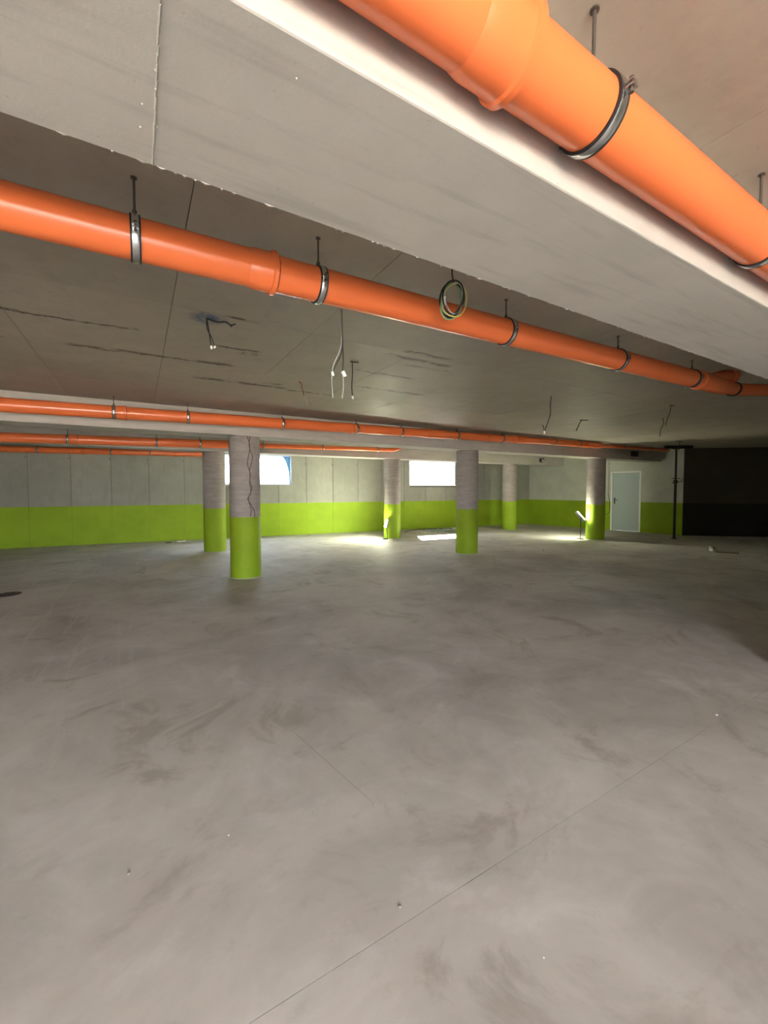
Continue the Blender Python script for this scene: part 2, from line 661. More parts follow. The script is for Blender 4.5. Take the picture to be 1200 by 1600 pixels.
# crumbly grout lip left along the far lower edge of the near beam
lip = MB()
x = -1.2
while x < 4.5:
    L = random.uniform(.006, .05)
    h, w = random.uniform(.001, .0035), random.uniform(.002, .006)
    y = B1[1] - .004
    lip.add([(x, y - w, HB + .001), (x + L * .4, y - w * .6, HB - h), (x + L, y - w * .3, HB + .001), (x + L, y + .005, HB + .006), (x + L * .5, y + .005 + h, HB - h * .3), (x, y + .005, HB + .006)],
            [(0, 1, 4, 5), (1, 2, 3, 4), (0, 2, 1), (0, 5, 3, 2), (3, 5, 4)])
    x += L + (random.uniform(0, .02) if random.random() < .6 else random.uniform(.03, .14))
lo = lip.build('grout_lip', 'mortar', b1)
lo['kind'] = 'stuff'
beam(*B2, LEFT, 14.9, 'middle concrete beam carried by the three nearer green-based columns')
beam(*B3, LEFT, 14.5, 'far concrete beam in front of the window wall')

# ------------------------------------------------------------------ walls
# far wall with windows, built in its own frame: local x along the wall, local y = into the wall (away from the room)
WANG = math.atan(-0.1071)
WL = math.hypot(1, 0.1071)


def wframe(name, x, y, ang):
    return Matrix.Translation((x, y, 0)) @ Matrix.Rotation(ang, 4, 'Z')


def sub_rect(a, b, z0, z1, holes):
    """split the rectangle [a,b]x[z0,z1] around holes (x0,x1,h0,h1)"""
    out = [(a, b, z0, z1)]
    for (h0, h1, k0, k1) in holes:
        nxt = []
        for (p, q, r, s) in out:
            if h1 <= p or h0 >= q or k1 <= r or k0 >= s:
                nxt.append((p, q, r, s))
                continue
            if h0 > p:
                nxt.append((p, h0, r, s))
            if h1 < q:
                nxt.append((h1, q, r, s))
            m0, m1 = max(p, h0), min(q, h1)
            if k0 > r:
                nxt.append((m0, m1, r, k0))
            if k1 < s:
                nxt.append((m0, m1, k1, s))
        out = nxt
    return out


def framed(o, mat4):
    o.matrix_world = mat4 @ Matrix.Translation(o.location)
    o['_inv'] = 0
    return o


FW = wframe('far', 0, 13.31, WANG)
WINS = [(2.21 * WL, 4.215 * WL, 1.595, 2.52), (8.45 * WL, 10.52 * WL, 1.59, 2.52)]
X0W, X1W = -8.2, 14.25
core = MB()
for (a, b, z0, z1) in sub_rect(X0W, X1W, 0, HS + .01, WINS):
    core.box(a, b, 0.016, 0.30, z0, z1)
wall_far = struct(core.build('wall_far', 'core'), 'far concrete wall with lime green painted lower band and two windows')
off_far = wall_far.location.copy()
framed(wall_far, FW)


def fchild(mb, name, mat, bevel=0.0, parent=None):
    o = mb.build(name, mat, None, bevel)
    o.parent = parent or wall_far
    o.location = o.location - off_far
    o['_inv'] = 0
    return o


PW = 0.885 * WL
j = -2.393 * WL
while j > X0W:
    j -= PW
while j < X1W:
    a, b = max(j, X0W), min(j + PW, X1W)
    if b - a > 0.05:
        mb = MB()
        dpt = random.uniform(-0.003, 0.003)
        for (p, q, r, s) in sub_rect(a + .010, b - .010, HP, HS, WINS):
            mb.box(p, q, dpt, 0.018, r, s, 0)
        mb.box(a + .0015, b - .0015, dpt - .0015, 0.018, 0, HP, 1)
        fchild(mb, 'formwork_panel', ['wall', 'green'])
        if j > -3 and not any(w[0] - .1 < a < w[1] + .1 for w in WINS):
            for zt in (2.28, 0.72):
                th = MB()
                th.lathe((a - 0.03, -0.002, zt), (0, 1, 0), [(0, .026), (0.004, .022), (0.004, .012), (0.008, 0.010)], 12)
                fchild(th, 'tie_hole', 'core' if zt > 1 else 'green')
    j += PW

# windows: frame bars, pane, foam and film
for wi, (a, b, z0, z1) in enumerate(WINS):
    core = MB()
    fw = 0.035
    core.box(a, b, 0.13, 0.19, z0, z0 + fw)
    w = core.build('window_%d' % (wi + 1), 'frame')
    struct(w, ['left basement window half hidden behind the cable-hung column', 'right basement window beside the middle column, looking onto a white block light well'][wi])
    woff = w.location.copy()
    framed(w, FW)

    def wchild(mb, name, mat):
        o = mb.build(name, mat)
        o.parent = w
        o.location -= woff
        o['_inv'] = 0
        return o
    wchild(MB().box(a, b, 0.13, 0.19, z1 - fw, z1), 'frame_head', 'frame')
    wchild(MB().box(a, a + fw, 0.13, 0.19, z0 + fw, z1 - fw), 'frame_jamb', 'frame')
    wchild(MB().box(b - fw, b, 0.13, 0.19, z0 + fw, z1 - fw), 'frame_jamb', 'frame')
    if wi == 0:                      # film added over the whole opening to spread sunlight inside: a single sheet
        wchild(MB().add([(a + fw, .16, z0 + fw), (b - fw, .16, z0 + fw), (b - fw, .16, z1 - fw), (a + fw, .16, z1 - fw)], [(0, 1, 2, 3)]), 'pane', 'film')
    else:
        wchild(MB().box(a + fw, b - fw, 0.155, 0.163, z0 + fw, z1 - fw), 'pane', 'glass')
    if wi == 1:
        n = 26
        vs, fs = [], []
        for i in range(n):
            x = a + 0.01 + (b - a - 0.02) * i / (n - 1)
            h = 0.012 + 0.02 * random.random()
            vs += [(x, -0.01, z0 - .012), (x, -0.016, z0 + h * .4), (x, 0.03, z0 + h)]
        for i in range(n - 1):
            k = i * 3
            fs += [(k, k + 1, k + 4, k + 3), (k + 1, k + 2, k + 5, k + 4)]
        wchild(MB().add(vs, fs, 0, True), 'sill_foam', 'foam')
        wchild(MB().box(a + .02, b - .03, -0.012, 0.004, z0 - .045, z0 - .012), 'sill_gap', 'black')
    else:
        vs, fs = [], []
        n = 14
        for i in range(n):
            t_ = i / (n - 1)
            z = z0 + 0.03 + (z1 - z0 - 0.05) * t_
            xo = b - 0.03 - 0.19 * t_ ** 2.2
            vs += [(b - 0.03, 0.10 - 0.02 * t_, z), (xo - 0.03, 0.08 - 0.05 * math.sin(t_ * 3), z), (xo - .03, 0.078 - 0.05 * math.sin(t_ * 3), z), (b - 0.03, 0.098 - 0.02 * t_, z)]
        for i in range(n - 1):
            for q in range(4):
                k, m = i * 4 + q, i * 4 + (q + 1) % 4
                fs.append((k, m, m + 4, k + 4))
        wchild(MB().add(vs, fs, 0, True), 'loose_film', 'blue_sheet')

# light wells outside the windows: white block walls, open to the sky
for wi, (a, b, z0, z1) in enumerate(WINS):
    top = 2.75
    d0, d1 = 1.45, 1.65
    core = MB()
    core.box(a - 0.75, b + 0.75, d1 - 0.15, d1, 0.9, top - .003)
    core.box(a - 0.75, a - 0.55, 0.30, d1 - .15, 0.9, top)
    core.box(b + 0.55, b + 0.75, 0.30, d1 - .15, 0.9, top)
    core.box(a - 0.75, b + 0.75, 0.30, d1, 0.8, 0.9)
    lw = struct(core.build('wall_lightwell_%d' % (wi + 1), 'block'), ['white block light well outside the left window', 'white block light well outside the right window'][wi])
    loff = lw.location.copy()
    framed(lw, FW)
    bl, bh = 0.5, 0.25
    bm_ = MB().box(-bl / 2 + .005, bl / 2 - .005, -0.035, 0, 0.004, bh - .004).mesh('block', [M['block']])
    row = 0
    z = 0.9
    while z + bh <= top + 0.01:
        x = a - 0.55 + (0.25 if row % 2 else 0) + 0.25
        while x < b + 0.5:
            instance('block', bm_, Vector((x, d1 - .15, z)) - loff, lw)
            x += bl
        z += bh
        row += 1
    c = FW @ Vector(((a + b) / 2, 0.9, top + 0.01))
    portal('lightwell_portal', c, (0, 0, WANG), b - a + 1.0, 1.1)
    # outside render on the room's wall above the well
gb = MB()
gb.box(-60, 60, 1.66, 60, 2.4, 2.70)
go = struct(gb.build('ground_upper', 'ground'), 'raised ground behind the light wells')
framed(go, FW)

# right wall with the steel door, in its own frame: local x from the far corner towards the right
A_, B_ = Vector((14.1, 11.8)), Vector((14.8, 6.4))
RANG = math.atan2(B_.y - A_.y, B_.x - A_.x)
RL = (B_ - A_).length
RW = wframe('right', A_.x, A_.y, RANG)
DO = (3.27, 4.24, 0.0, 2.08)
core = MB()
for (a, b, z0, z1) in sub_rect(-0.1, RL, HP, HS + .01, [DO]):
    core.box(a, b, 0, 0.25, z0, z1, 0)
for (a, b, z0, z1) in sub_rect(-0.1, RL, 0, HP, [DO]):
    core.box(a, b, -0.001, 0.25, z0, z1, 1)
wall_right = struct(core.build('wall_right', ['white', 'green']), 'white and lime green right wall around the grey door')
framed(wall_right, RW)

d = MB().box(DO[0] + .05, DO[1] - .05, 0.03, 0.075, 0.012, DO[3] - .05)
door = struct(d.build('door_1', 'door', None, 0.003), 'closed grey-blue steel door with black lever handle in the right wall')
doff = door.location.copy()
framed(door, RW)


def dchild(mb, name, mat, bevel=0.0, parent=None):
    o = mb.build(name, mat, None, bevel)
    o.parent = parent or door
    o.location -= doff
    o['_inv'] = 0
    return o


dchild(MB().box(DO[0], DO[0] + .05, -0.012, 0.10, 0, DO[3]), 'frame_jamb', 'frame', .003)
dchild(MB().box(DO[1] - .05, DO[1], -0.012, 0.10, 0, DO[3]), 'frame_jamb', 'frame', .003)
dchild(MB().box(DO[0] + .05, DO[1] - .05, -0.012, 0.10, DO[3] - .05, DO[3]), 'frame_head', 'frame', .003)
dchild(MB().box(DO[0] + .05, DO[1] - .05, 0.0, 0.09, 0, 0.01), 'threshold', 'steel')
hp = MB().box(DO[0] + .10, DO[0] + .14, 0.018, 0.03, 0.94, 1.16)
dchild(hp, 'handle_plate', 'black', .003)
dchild(MB().tube([(DO[0] + .12, 0.02, 1.08), (DO[0] + .12, -0.03, 1.08), (DO[0] + .14, -0.04, 1.08), (DO[0] + .25, -0.04, 1.078)], .010, 10), 'lever', 'black')
for z in (0.25, 1.05, 1.8):
    dchild(MB().lathe((DO[1] - .055, 0.018, z), (0, 0, 1), [(0, .010), (.12, .010)], 10), 'hinge', 'steel')

# dark side wall on the right, beyond the prop
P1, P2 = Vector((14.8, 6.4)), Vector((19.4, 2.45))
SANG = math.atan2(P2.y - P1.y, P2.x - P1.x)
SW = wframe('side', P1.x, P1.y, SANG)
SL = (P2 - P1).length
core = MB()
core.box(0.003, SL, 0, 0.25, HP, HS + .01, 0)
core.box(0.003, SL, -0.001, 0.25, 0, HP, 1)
ws = struct(core.build('wall_side', ['dark_wall', 'dark_base']), 'dark brown and near-black angled wall in the dark right corner')
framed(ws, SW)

# walls that close the room out of view
struct(MB().box(LEFT - .3, LEFT, BACK, 14.4, 0, HS + .01).build('wall_left', 'rough_wall'), 'concrete wall left of the view')
mb = MB()
for (a, b, z0, z1) in sub_rect(LEFT, 5.4, 0, HS + .01, [(OPEN0, OPEN1, 0, OPENH)]):
    mb.box(a, b, BACK, BACK + .25, z0, z1)
struct(mb.build('wall_back', 'rough_wall'), 'entrance wall behind the camera with a wide opening')
struct(MB().box(5.15, 5.4, BACK + .25, B1[0], 0, HS + .01).build('wall_entrance_side', 'rough_wall'), 'side wall of the entrance bay')
struct(MB().box(4.62, FARR, B1[0] + .005, B1[1] - .005, 0, HB).build('wall_partition', 'rough_wall'), 'partition wall under the near beam just right of the view')
struct(MB().box(FARR, FARR + .3, B1[1], 3.0, 0, HS + .01).build('wall_end', 'rough_wall'), 'end wall of the dark right corner')

# ------------------------------------------------------------------ columns
R_C = 0.25
COLS = [(1.562, 7.266, 'round concrete column with lime green base, nearest, brown cable hanging down it'),
        (6.562, 7.266, 'round green-based column standing right of the window under the middle beam'),
        (11.562, 7.266, 'round green-based column beside the glowing tube lamp near the grey door'),
        (1.562, 10.566, 'round green-based column half behind the nearest column, in front of the left wall'),
        (6.562, 10.566, 'round green-based column with the small floodlight, between the two windows'),
        (11.562, 10.566, 'round green-based column under the far beam near the far right corner')]
for i, (x, y, lab) in enumerate(COLS):
    e = tag(empty('concrete_column', (x, y, 0)), lab, 'column', 'round concrete columns with green bases')
    prof = [(0, R_C)]
    n = 60
    for k in range(1, n):
        z = (HB - HP) * k / n
        prof.append((z, R_C + random.uniform(-.0012, .0012)))
    prof.append((HB - HP + .004, R_C))
    MB().lathe((x, y, HP), (0, 0, 1), prof, 48).build('shaft', 'column', e)
    MB().lathe((x, y, 0), (0, 0, 1), [(0, R_C + .002), (0.3, R_C + .0015), (0.7, R_C + .002), (HP, R_C + .0015)], 48).build('painted_base', 'green', e)
    sk = MB()
    sk.lathe((x, y, 0), (0, 0, 1), [(0, R_C + .012), (0.004, R_C + .010), (0.008, R_C + .002)], 40)
    sk.build('base_bead', 'mortar', e)

# ------------------------------------------------------------------ pipes


class Pipe:
    def __init__(self, name, p0, p1, r, label, group=None):
        self.a, self.b = Vector(p0), Vector(p1)
        self.d = (self.b - self.a).normalized()
        self.r = r
        self.root = tag(empty(name, self.a), label, 'pipe', group)

    def at(self, s):                       # point of the axis at world x = s
        k = (s - self.a.x) / self.d.x
        return self.a + self.d * k

    def seg(self, s0, s1, r=None, r1=None):
        r = r or self.r
        p, q = self.at(s0), self.at(s1)
        L = (q - p).length
        MB().lathe(p, self.d, [(0, r), (L, r1 or r)], 40).build('pipe_segment', 'orange', self.root)

    def socket(self, s, length=0.13, r=None, flip=False):
        """bell socket that ends with a gasket bead at x = s; opens towards +x unless flipped"""
        r = r or self.r
        p = self.at(s)
        d = self.d * (-1 if not flip else 1)
        pr = [(-.001, r + .001), (-.001, r + .008), (0.003, r + .0155), (0.020, r + .0155), (0.026, r + .0085), (0.045, r + .0065), (length - .03, r + .0065), (length, r + .0005)]
        so = MB().lathe(p, d, pr, 40, caps=False).build('socket', 'orange', self.root)
        MB().lathe(p, d, [(-.004, r + .0005), (-.004, r + .0055), (-.0012, r + .0055)], 40, caps=False).build('gasket', 'rubber', so)

    def clamp(self, s, r=None, tilt=0.0, slab=HS):
        r = (r or self.r) + 0.0005
        p = self.at(s)
        d = self.d
        w = 0.0125
        band = MB().lathe(p - d * w, d, [(0, r + .003), (0, r + .0065), (.004, r + .008), (2 * w - .004, r + .008), (2 * w, r + .0065), (2 * w, r + .003)], 40, caps=False)
        up = Vector((0, 0, 1))
        side = d.cross(up).normalized()
        up = side.cross(d)
        for sg in (-1, 1):
            c = p + side * sg * (r + .017)
            band.obox(c + up * .006, side * .012, d * w * .9, up * .0018)
            band.obox(c - up * .006, side * .012, d * w * .9, up * .0018)
        cl = band.build('pipe_clamp', 'steel', self.root)
        MB().lathe(p - d * (w + .006), d, [(0, r - .0003), (0, r + .0066), (2 * w + .012, r + .0066), (2 * w + .012, r - .0003)], 40, caps=False).build('rubber_liner', 'rubber', cl)
        for sg in (-1, 1):
            c = p + side * sg * (r + .019)
            MB().lathe(c - up * .018, up, [(0, .006), (.006, .006), (.006, .0035), (.028, .0035), (.028, .006), (.036, .006)], 8).build('bolt', 'rod', cl)
        top = p + up * (r + .007)
        MB().lathe(top, (0, 0, 1), [(0, .010), (.022, .010)], 6).build('rod_nut', 'rod', cl)
        MB().lathe(top + Vector((0, 0, .018)), (0, 0, 1), [(0, .0048), (slab - top.z - .018 + .004, .0048)], 8).build('threaded_rod', 'rod', cl)
        MB().lathe((top.x, top.y, slab - .004), (0, 0, 1), [(0, .012), (.005, .012)], 10).build('anchor_nut', 'rod', cl)


PG = 'orange drain pipes hung under the ceiling'
# 1: nearest pipe, top right
p1 = Pipe('drain_pipe', (-4, 0.684, 2.480), (4.4, 0.684, 2.486), 0.080, 'large orange drain pipe nearest the camera at the top right', PG)
p1.seg(-4, 0.62)
p1.seg(0.62, 4.4)
p1.socket(0.745, 0.14)
for s in (-0.9, 1.04, 2.14, 3.4):
    p1.clamp(s)
# 2: long pipe running along the middle bay just beyond the near beam
z2 = lambda s: 2.511 + 0.0145 * s
p2 = Pipe('drain_pipe', (-5, 1.97, z2(-5)), (5.6, 1.97, z2(5.6)), 0.080, 'long orange drain pipe crossing the upper view just beyond the near beam', PG)
p2.seg(-5, 0.45)
p2.seg(0.45, 4.82)
p2.socket(0.572, 0.125)
p2.socket(-3.2, 0.125)
for s in (-1.4, 0.011, 0.792, 2.107, 3.40, 4.66):
    p2.clamp(s)
# wye fitting with raised branch, then the reduced pipe turning off
a0, a1 = p2.at(4.78), p2.at(5.55)
wy = MB().lathe(a0, p2.d, [(0, .0805), (.002, .092), (.02, .092), (.026, .087), (.40, .087), (.60, .080), (.76, .066)], 40)
wyo = wy.build('wye_fitting', 'orange', p2.root)
br0 = p2.at(4.95)
bd = Vector((math.cos(.24), 0, math.sin(.24)))
MB().lathe(br0, bd, [(0, .070), (.50, .076), (.50, .088), (.60, .088), (.601, .072), (.56, .070)], 36).build('branch_socket', 'orange', wyo)
e0 = p2.at(5.53)
bdir = Vector((math.cos(math.radians(26)), -math.sin(math.radians(26)), 0.0))
pts = [e0, e0 + p2.d * 0.06]
for k in range(1, 6):
    w_ = math.radians(26) * k / 5
    pts.append(pts[-1] + Vector((math.cos(w_), -math.sin(w_), 0.0)) * .03)
elbow = MB().tube(pts, .0665, 30)
elbow.build('elbow', 'orange', p2.root)
MB().lathe(pts[-1] - bdir * .01, bdir, [(0, .0625), (1.0, .0625)], 36).build('pipe_segment', 'orange', p2.root)
MB().lathe(pts[2] - bdir * .02, (pts[3] - pts[1]), [(0, .067), (0, .078), (.03, .078), (.03, .067)], 36, caps=False).build('rubber_ring', 'rubber', p2.root)
# 3: pipe along the middle beam
z3 = lambda s: 2.538 + 0.0125 * s
p3 = Pipe('drain_pipe', (-6, 6.72, z3(-6)), (8.2, 6.72, z3(8.2)), 0.085, 'orange drain pipe running along the near side of the middle beam over the columns', PG)
p3.seg(-6, -.20, 0.088)
p3.seg(-.20, 3.30)
p3.seg(3.30, 5.6, .083)
p3.seg(5.6, 8.2, .080)
p3.socket(-0.12, 0.12)
p3.socket(3.32, 0.12, .083)
for s in (-1.9, -0.261, 0.648, 2.053, 3.41, 4.375, 5.771, 7.1):
    p3.clamp(s, .088 if s < -.2 else None)
# double-ring coupling and reducers
for (s0, s1, r0) in ((4.98, 5.40, .083), (6.58, 6.95, .080), (7.50, 7.85, .080)):
    q = p3.at(s0)
    L = (s1 - s0)
    MB().lathe(q, p3.d, [(0, r0 + .0005), (0, r0 + .014), (.03, r0 + .014), (.04, r0 + .007), (L - .04, r0 + .007), (L - .03, r0 + .014), (L, r0 + .014), (L, r0 + .0005)], 36, caps=False).build('coupling', 'orange', p3.root)
q = p3.at(8.2)
dd = Vector((1, 0, 0.0085)).normalized()
MB().lathe(q, dd, [(-.01, .076), (0, .080), (2.0, .080), (2.001, .088), (2.04, .088), (2.05, .080), (2.62, .080), (2.80, .050), (6.3, .046)], 36).build('pipe_segment', 'orange', p3.root)
for k, (s, r) in enumerate(((8.9, .080), (9.9, .080), (12.0, .047), (13.4, .047))):
    MB().lathe(q + dd * (s - 8.2 - .012), dd, [(0, r + .001), (0, r + .009), (.025, r + .009), (.025, r + .001)], 30, caps=False).build('pipe_clamp', 'rod', p3.root)
    c = q + dd * (s - 8.2)
    MB().lathe(c + Vector((0, 0, r)), (0, 0, 1), [(0, .005), (HS - c.z - r, .005)], 8).build('threaded_rod', 'rod', p3.root)
# 4: pipe in front of the far beam, ending in an elbow over the middle of the view
z4 = lambda s: 2.468 + 0.0185 * s
p4 = Pipe('drain_pipe', (-7, 10.02, z4(-7)), (6.2, 10.02, z4(6.2)), 0.088, 'dull orange drain pipe in front of the far beam, ending in a short elbow', PG)
p4.seg(-7, 1.55)
a0 = p4.at(1.55)
MB().lathe(a0, p4.d, [(0, .088), (.20, .088), (.34, .058)], 32).build('reducer', 'orange', p4.root)
p4.seg(1.88, 6.2, .055)
p4.socket(-1.0, .12)
for s in (-3.2, -1.15, 0.35, 1.2):
    p4.clamp(s)
for s in (2.6, 4.12, 5.75):
    p4.clamp(s, .055)
e0 = p4.at(6.18)
pts = [e0 + p4.d * (.06 * k) + Vector((0, -.25 * (k / 5) ** 2 * .4, .10 * (k / 5) ** 2)) for k in range(6)]
eo = MB().tube(pts, .060, 24).build('elbow', 'orange', p4.root)
# 5: pipe along the far wall on the left
wd = Vector((math.cos(WANG), math.sin(WANG), 0.004))


def far_pt(s, off, z):
    return Vector((s, 13.31 - 0.1071 * s - off, z))


p5 = Pipe('drain_pipe', far_pt(-7, .16, 2.44), far_pt(1.9, .16, 2.484), 0.078, 'dull orange drain pipe along the top of the far left wall', PG)
p5.seg(-7, 1.9)
p5.socket(0.95, .12)
p5.socket(-1.2, .12)
for s in (-2.15, -0.6, 0.3):
    p5.clamp(s)

# ------------------------------------------------------------------ lamps


def lamp_frame(base, direction):
    d = Vector(direction).normalized()
    return d


# tube work lamp tilted against the column by the door
La = Vector((11.10, 7.56, 0.80))
Lb = Vector((11.315, 7.435, 0.53))
root = tag(empty('work_lamp', (Lb.x, Lb.y, 0)), 'glowing tilted tube work lamp on a short stand left of the column near the door', 'lamp', 'portable work lamps')
ax = (Lb - La).normalized()
MB().lathe(La, ax, [(0, .012), (.006, .037), (.33, .037), (.336, .012)], 24).build('tube', 'lit', root)
back = Vector((-0.51 * .7, -0.86 * .7, -.72))
back = (back - ax * back.dot(ax)).normalized()
MB().obox(La + ax * .165 + back * .056, ax * .18, back * .008, ax.cross(back) * .040).build('housing', 'lamp_body', root, 0.004)
for k in (-.004, .336):
    MB().lathe(La + ax * k, ax, [(-.012, .018), (-.012, .040), (.012, .040), (.012, .018)], 20).build('end_cap', 'lamp_body', root)
foot = Vector((Lb.x - .14, Lb.y + .04, 0))
MB().tube([La + ax * .2 + back * .06, foot + Vector((0, 0, .05)), foot + Vector((0, 0, .012))], .010, 10).build('stand', 'black', root)
for s in (-1, 1):
    MB().tube([foot + Vector((s * .07, .07, .010)), foot + Vector((0, 0, .014)), foot + Vector((s * .07, -.07, .010))], .009, 8).build('foot', 'black', root)

# floodlight clamped to the column between the windows
C = Vector((6.562, 10.566, 0))
left = Vector((-0.86, 0.51, 0))
tow = Vector((-0.51, -0.86, 0))
pos = C + left * .19 + tow * .36 + Vector((0, 0, .47))
root = tag(empty('floodlight', (pos.x, pos.y, 0)), 'small lit floodlight on a stand against the column between the windows', 'lamp', 'portable work lamps')
nrm = (left * .90 + tow * .16 + Vector((0, 0, .20))).normalized()
sx = nrm.cross(Vector((0, 0, 1))).normalized()
sy = sx.cross(nrm)
MB().obox(pos - nrm * .03, sx * .12, sy * .12, nrm * .022).build('housing', 'lamp_body', root, .005)
MB().obox(pos - nrm * .004, sx * .108, sy * .108, nrm * .005).build('lens', 'flood', root)
for s in (-1, 1):
    MB().tube([pos - nrm * .03 + sx * s * .125, pos - nrm * .06 + sx * s * .13 - sy * .13, pos - nrm * .06 - sy * .15], .006, 8).build('bracket', 'black', root)
ft = Vector((pos.x, pos.y, 0)) - nrm * .06 + Vector((0, 0, nrm.z * .06))
MB().tube([pos - nrm * .06 - sy * .15, Vector((ft.x, ft.y, .02))], .009, 8).build('stand', 'black', root)
for s in (-1, 1):
    MB().tube([Vector((ft.x, ft.y, .016)) + left * .15 + tow * s * .10, Vector((ft.x, ft.y, .018)), Vector((ft.x, ft.y, .016)) + left * .02 + tow * s * .10], .009, 8).build('foot', 'black', root)

# ------------------------------------------------------------------ steel prop
px_, py_ = 13.616, 6.095
root = tag(empty('steel_prop', (px_, py_, 0)), 'black telescopic steel prop standing in front of the white wall', 'prop')
MB().lathe((px_, py_, 0.008), (0, 0, 1), [(0, .034), (1.72, .034)], 20).build('outer_tube', 'prop', root)
MB().lathe((px_, py_, 1.70), (0, 0, 1), [(0, .026), (HS - 1.70 - .09, .026)], 18).build('inner_tube', 'prop', root)
MB().box(px_ - .07, px_ + .07, py_ - .07, py_ + .07, 0, .008).build('base_plate', 'prop', root)
MB().lathe((px_, py_, 1.64), (0, 0, 1), [(0, .036), (0, .05), (.10, .05), (.10, .036)], 18).build('collar_nut', 'prop', root)
MB().tube([(px_ - .09, py_ + .05, 1.66), (px_ + .02, py_ - .05, 1.68), (px_ + .13, py_ - .11, 1.70), (px_ + .14, py_ - .11, 1.78)], .009, 8).build('handle', 'prop', root)
MB().tube([(px_ - .10, py_ + .06, 1.79), (px_ + .12, py_ - .07, 1.79)], .008, 8).build('pin', 'prop', root)
MB().box(px_ - .07, px_ + .07, py_ - .07, py_ + .07, HS - .10, HS - .092).build('head_plate', 'prop', root)
tv = Vector((0.86, -0.51, 0))
MB().obox((px_ + .05, py_ - .03, HS - .047), tv * .40, Vector((0.51, 0.86, 0)) * .045, Vector((0, 0, .044))).build('head_timber', 'prop', root)

# ------------------------------------------------------------------ cables and wires


def curve(points, n=8):
    """Catmull-Rom through the points"""
    P = [Vector(p) for p in points]
    P = [P[0] * 2 - P[1]] + P + [P[-1] * 2 - P[-2]]
    out = []
    for i in range(1, len(P) - 2):
        for k in range(n):
            t_ = k / n
            a, b, c, d_ = P[i - 1], P[i], P[i + 1], P[i + 2]
            out.append(0.5 * ((2 * b) + (c - a) * t_ + (2 * a - 5 * b + 4 * c - d_) * t_ ** 2 + (-a + 3 * b - 3 * c + d_) * t_ ** 3))
    out.append(P[-2])
    return out


# two brown cables down the nearest column
cx, cy = 1.562, 7.266
va = math.atan2(-cy, -cx)                  # direction from the column to the camera


def on_col(pxo, pyo):
    """offset in view (-1..1 of the radius, to the right) and height -> point on the shaft"""
    an = va + math.asin(pxo)
    return Vector((cx + math.cos(an) * (R_C + .008), cy + math.sin(an) * (R_C + .008), pyo))


root = tag(empty('cable_pair', tuple(on_col(.3, 1.0))), 'two wavy brown cables hanging down the nearest column', 'cable')
ca = [(.16, 2.36), (.28, 2.27), (.33, 2.17), (.20, 1.98), (.17, 1.90), (.30, 1.78), (.32, 1.70), (.30, 1.62), (.42, 1.52), (.36, 1.45), (.20, 1.33), (.30, 1.22), (.36, 1.13), (.30, 1.04)]
cb_ = [(.36, 2.36), (.29, 2.24), (.33, 2.16), (.48, 2.03), (.42, 1.92), (.30, 1.80), (.35, 1.72), (.28, 1.60), (.36, 1.48), (.30, 1.40), (.16, 1.33), (.34, 1.24), (.56, 1.12), (.58, 1.02)]
for pts in (ca, cb_):
    MB().tube(curve([on_col(*q) for q in pts], 6), .006, 6).build('cable', 'cable_brown', root)

# coil of installation cable hanging in front of pipe 2
cc = Vector((1.478, 1.76, 2.528))
root = tag(empty('cable_coil', tuple(cc)), 'hanging coil of black, green and yellow cable in front of the long orange pipe', 'cable coil')
u1 = Vector((0.93, -0.15, 0.16)).normalized()
u2 = Vector((0.12, 0.06, 1)).normalized()
u3 = u1.cross(u2)
k = 0
for mat, rx, rz, dz, dx, r in (('cable_black', .074, .100, .004, .004, .0045), ('cable_black', .068, .097, .008, .000, .0045), ('cable_black', .076, .090, .012, -.002, .004),
                               ('cable_green', .066, .102, -.006, -.006, .0036), ('cable_green', .060, .088, -.002, -.010, .0034), ('cable_yellow', .078, .094, -.010, .010, .0032),
                               ('cable_grey', .052, .086, .000, .000, .0028), ('cable_black', .064, .094, .006, -.012, .0042)):
    pts = []
    for i in range(40):
        w = 2 * math.pi * i / 40
        pts.append(cc + u1 * (rx * math.cos(w) + dx) + u2 * (rz * math.sin(w) + dz) + u3 * (.006 * (k - 4) + .008 * math.sin(w * 2 + k)))
    MB().tube(pts, r, 6, closed=True).build('cable_loop', mat, root)
    k += 1
MB().tube(curve([(1.545, 1.85, HS), (1.53, 1.83, 2.70), (1.49, 1.77, cc.z + .095)], 6), .005, 6).build('suspension_cable', 'cable_red', root)
MB().obox(cc - u1 * .058 - u2 * .015, u1 * .008, u2 * .028, u3 * .012).build('tie_label', 'connector', root, .002)
MB().tube(curve([cc - u1 * .085 + u2 * .035, cc - u1 * .055 + u2 * .055 - u3 * .02, cc - u1 * .02 + u2 * .050], 5), .004, 6).build('cable_tie', 'cable_grey', root)


def hanging(label, base, strands, conns, rose=True):
    """bare lamp wires: strands = [(material, radius, offsets from base)], conns = [(offset, size, tilt)]"""
    b = Vector(base)
    root = tag(empty('hanging_wire', tuple(b)), label, 'wire', 'loose wires hanging from the ceiling')
    for mat, r, offs in strands:
        MB().tube(curve([b + Vector(o) for o in offs], 5), r, 6).build('strand', mat, root)
    for off, s, tl in conns:
        a = Vector((math.cos(tl), 0, math.sin(tl)))
        z = Vector((-math.sin(tl), 0, math.cos(tl)))
        MB().obox(b + Vector(off), a * s * .6, Vector((0, s * .4, 0)), z * s).build('terminal_block', 'connector', root, s * .15)
    return root


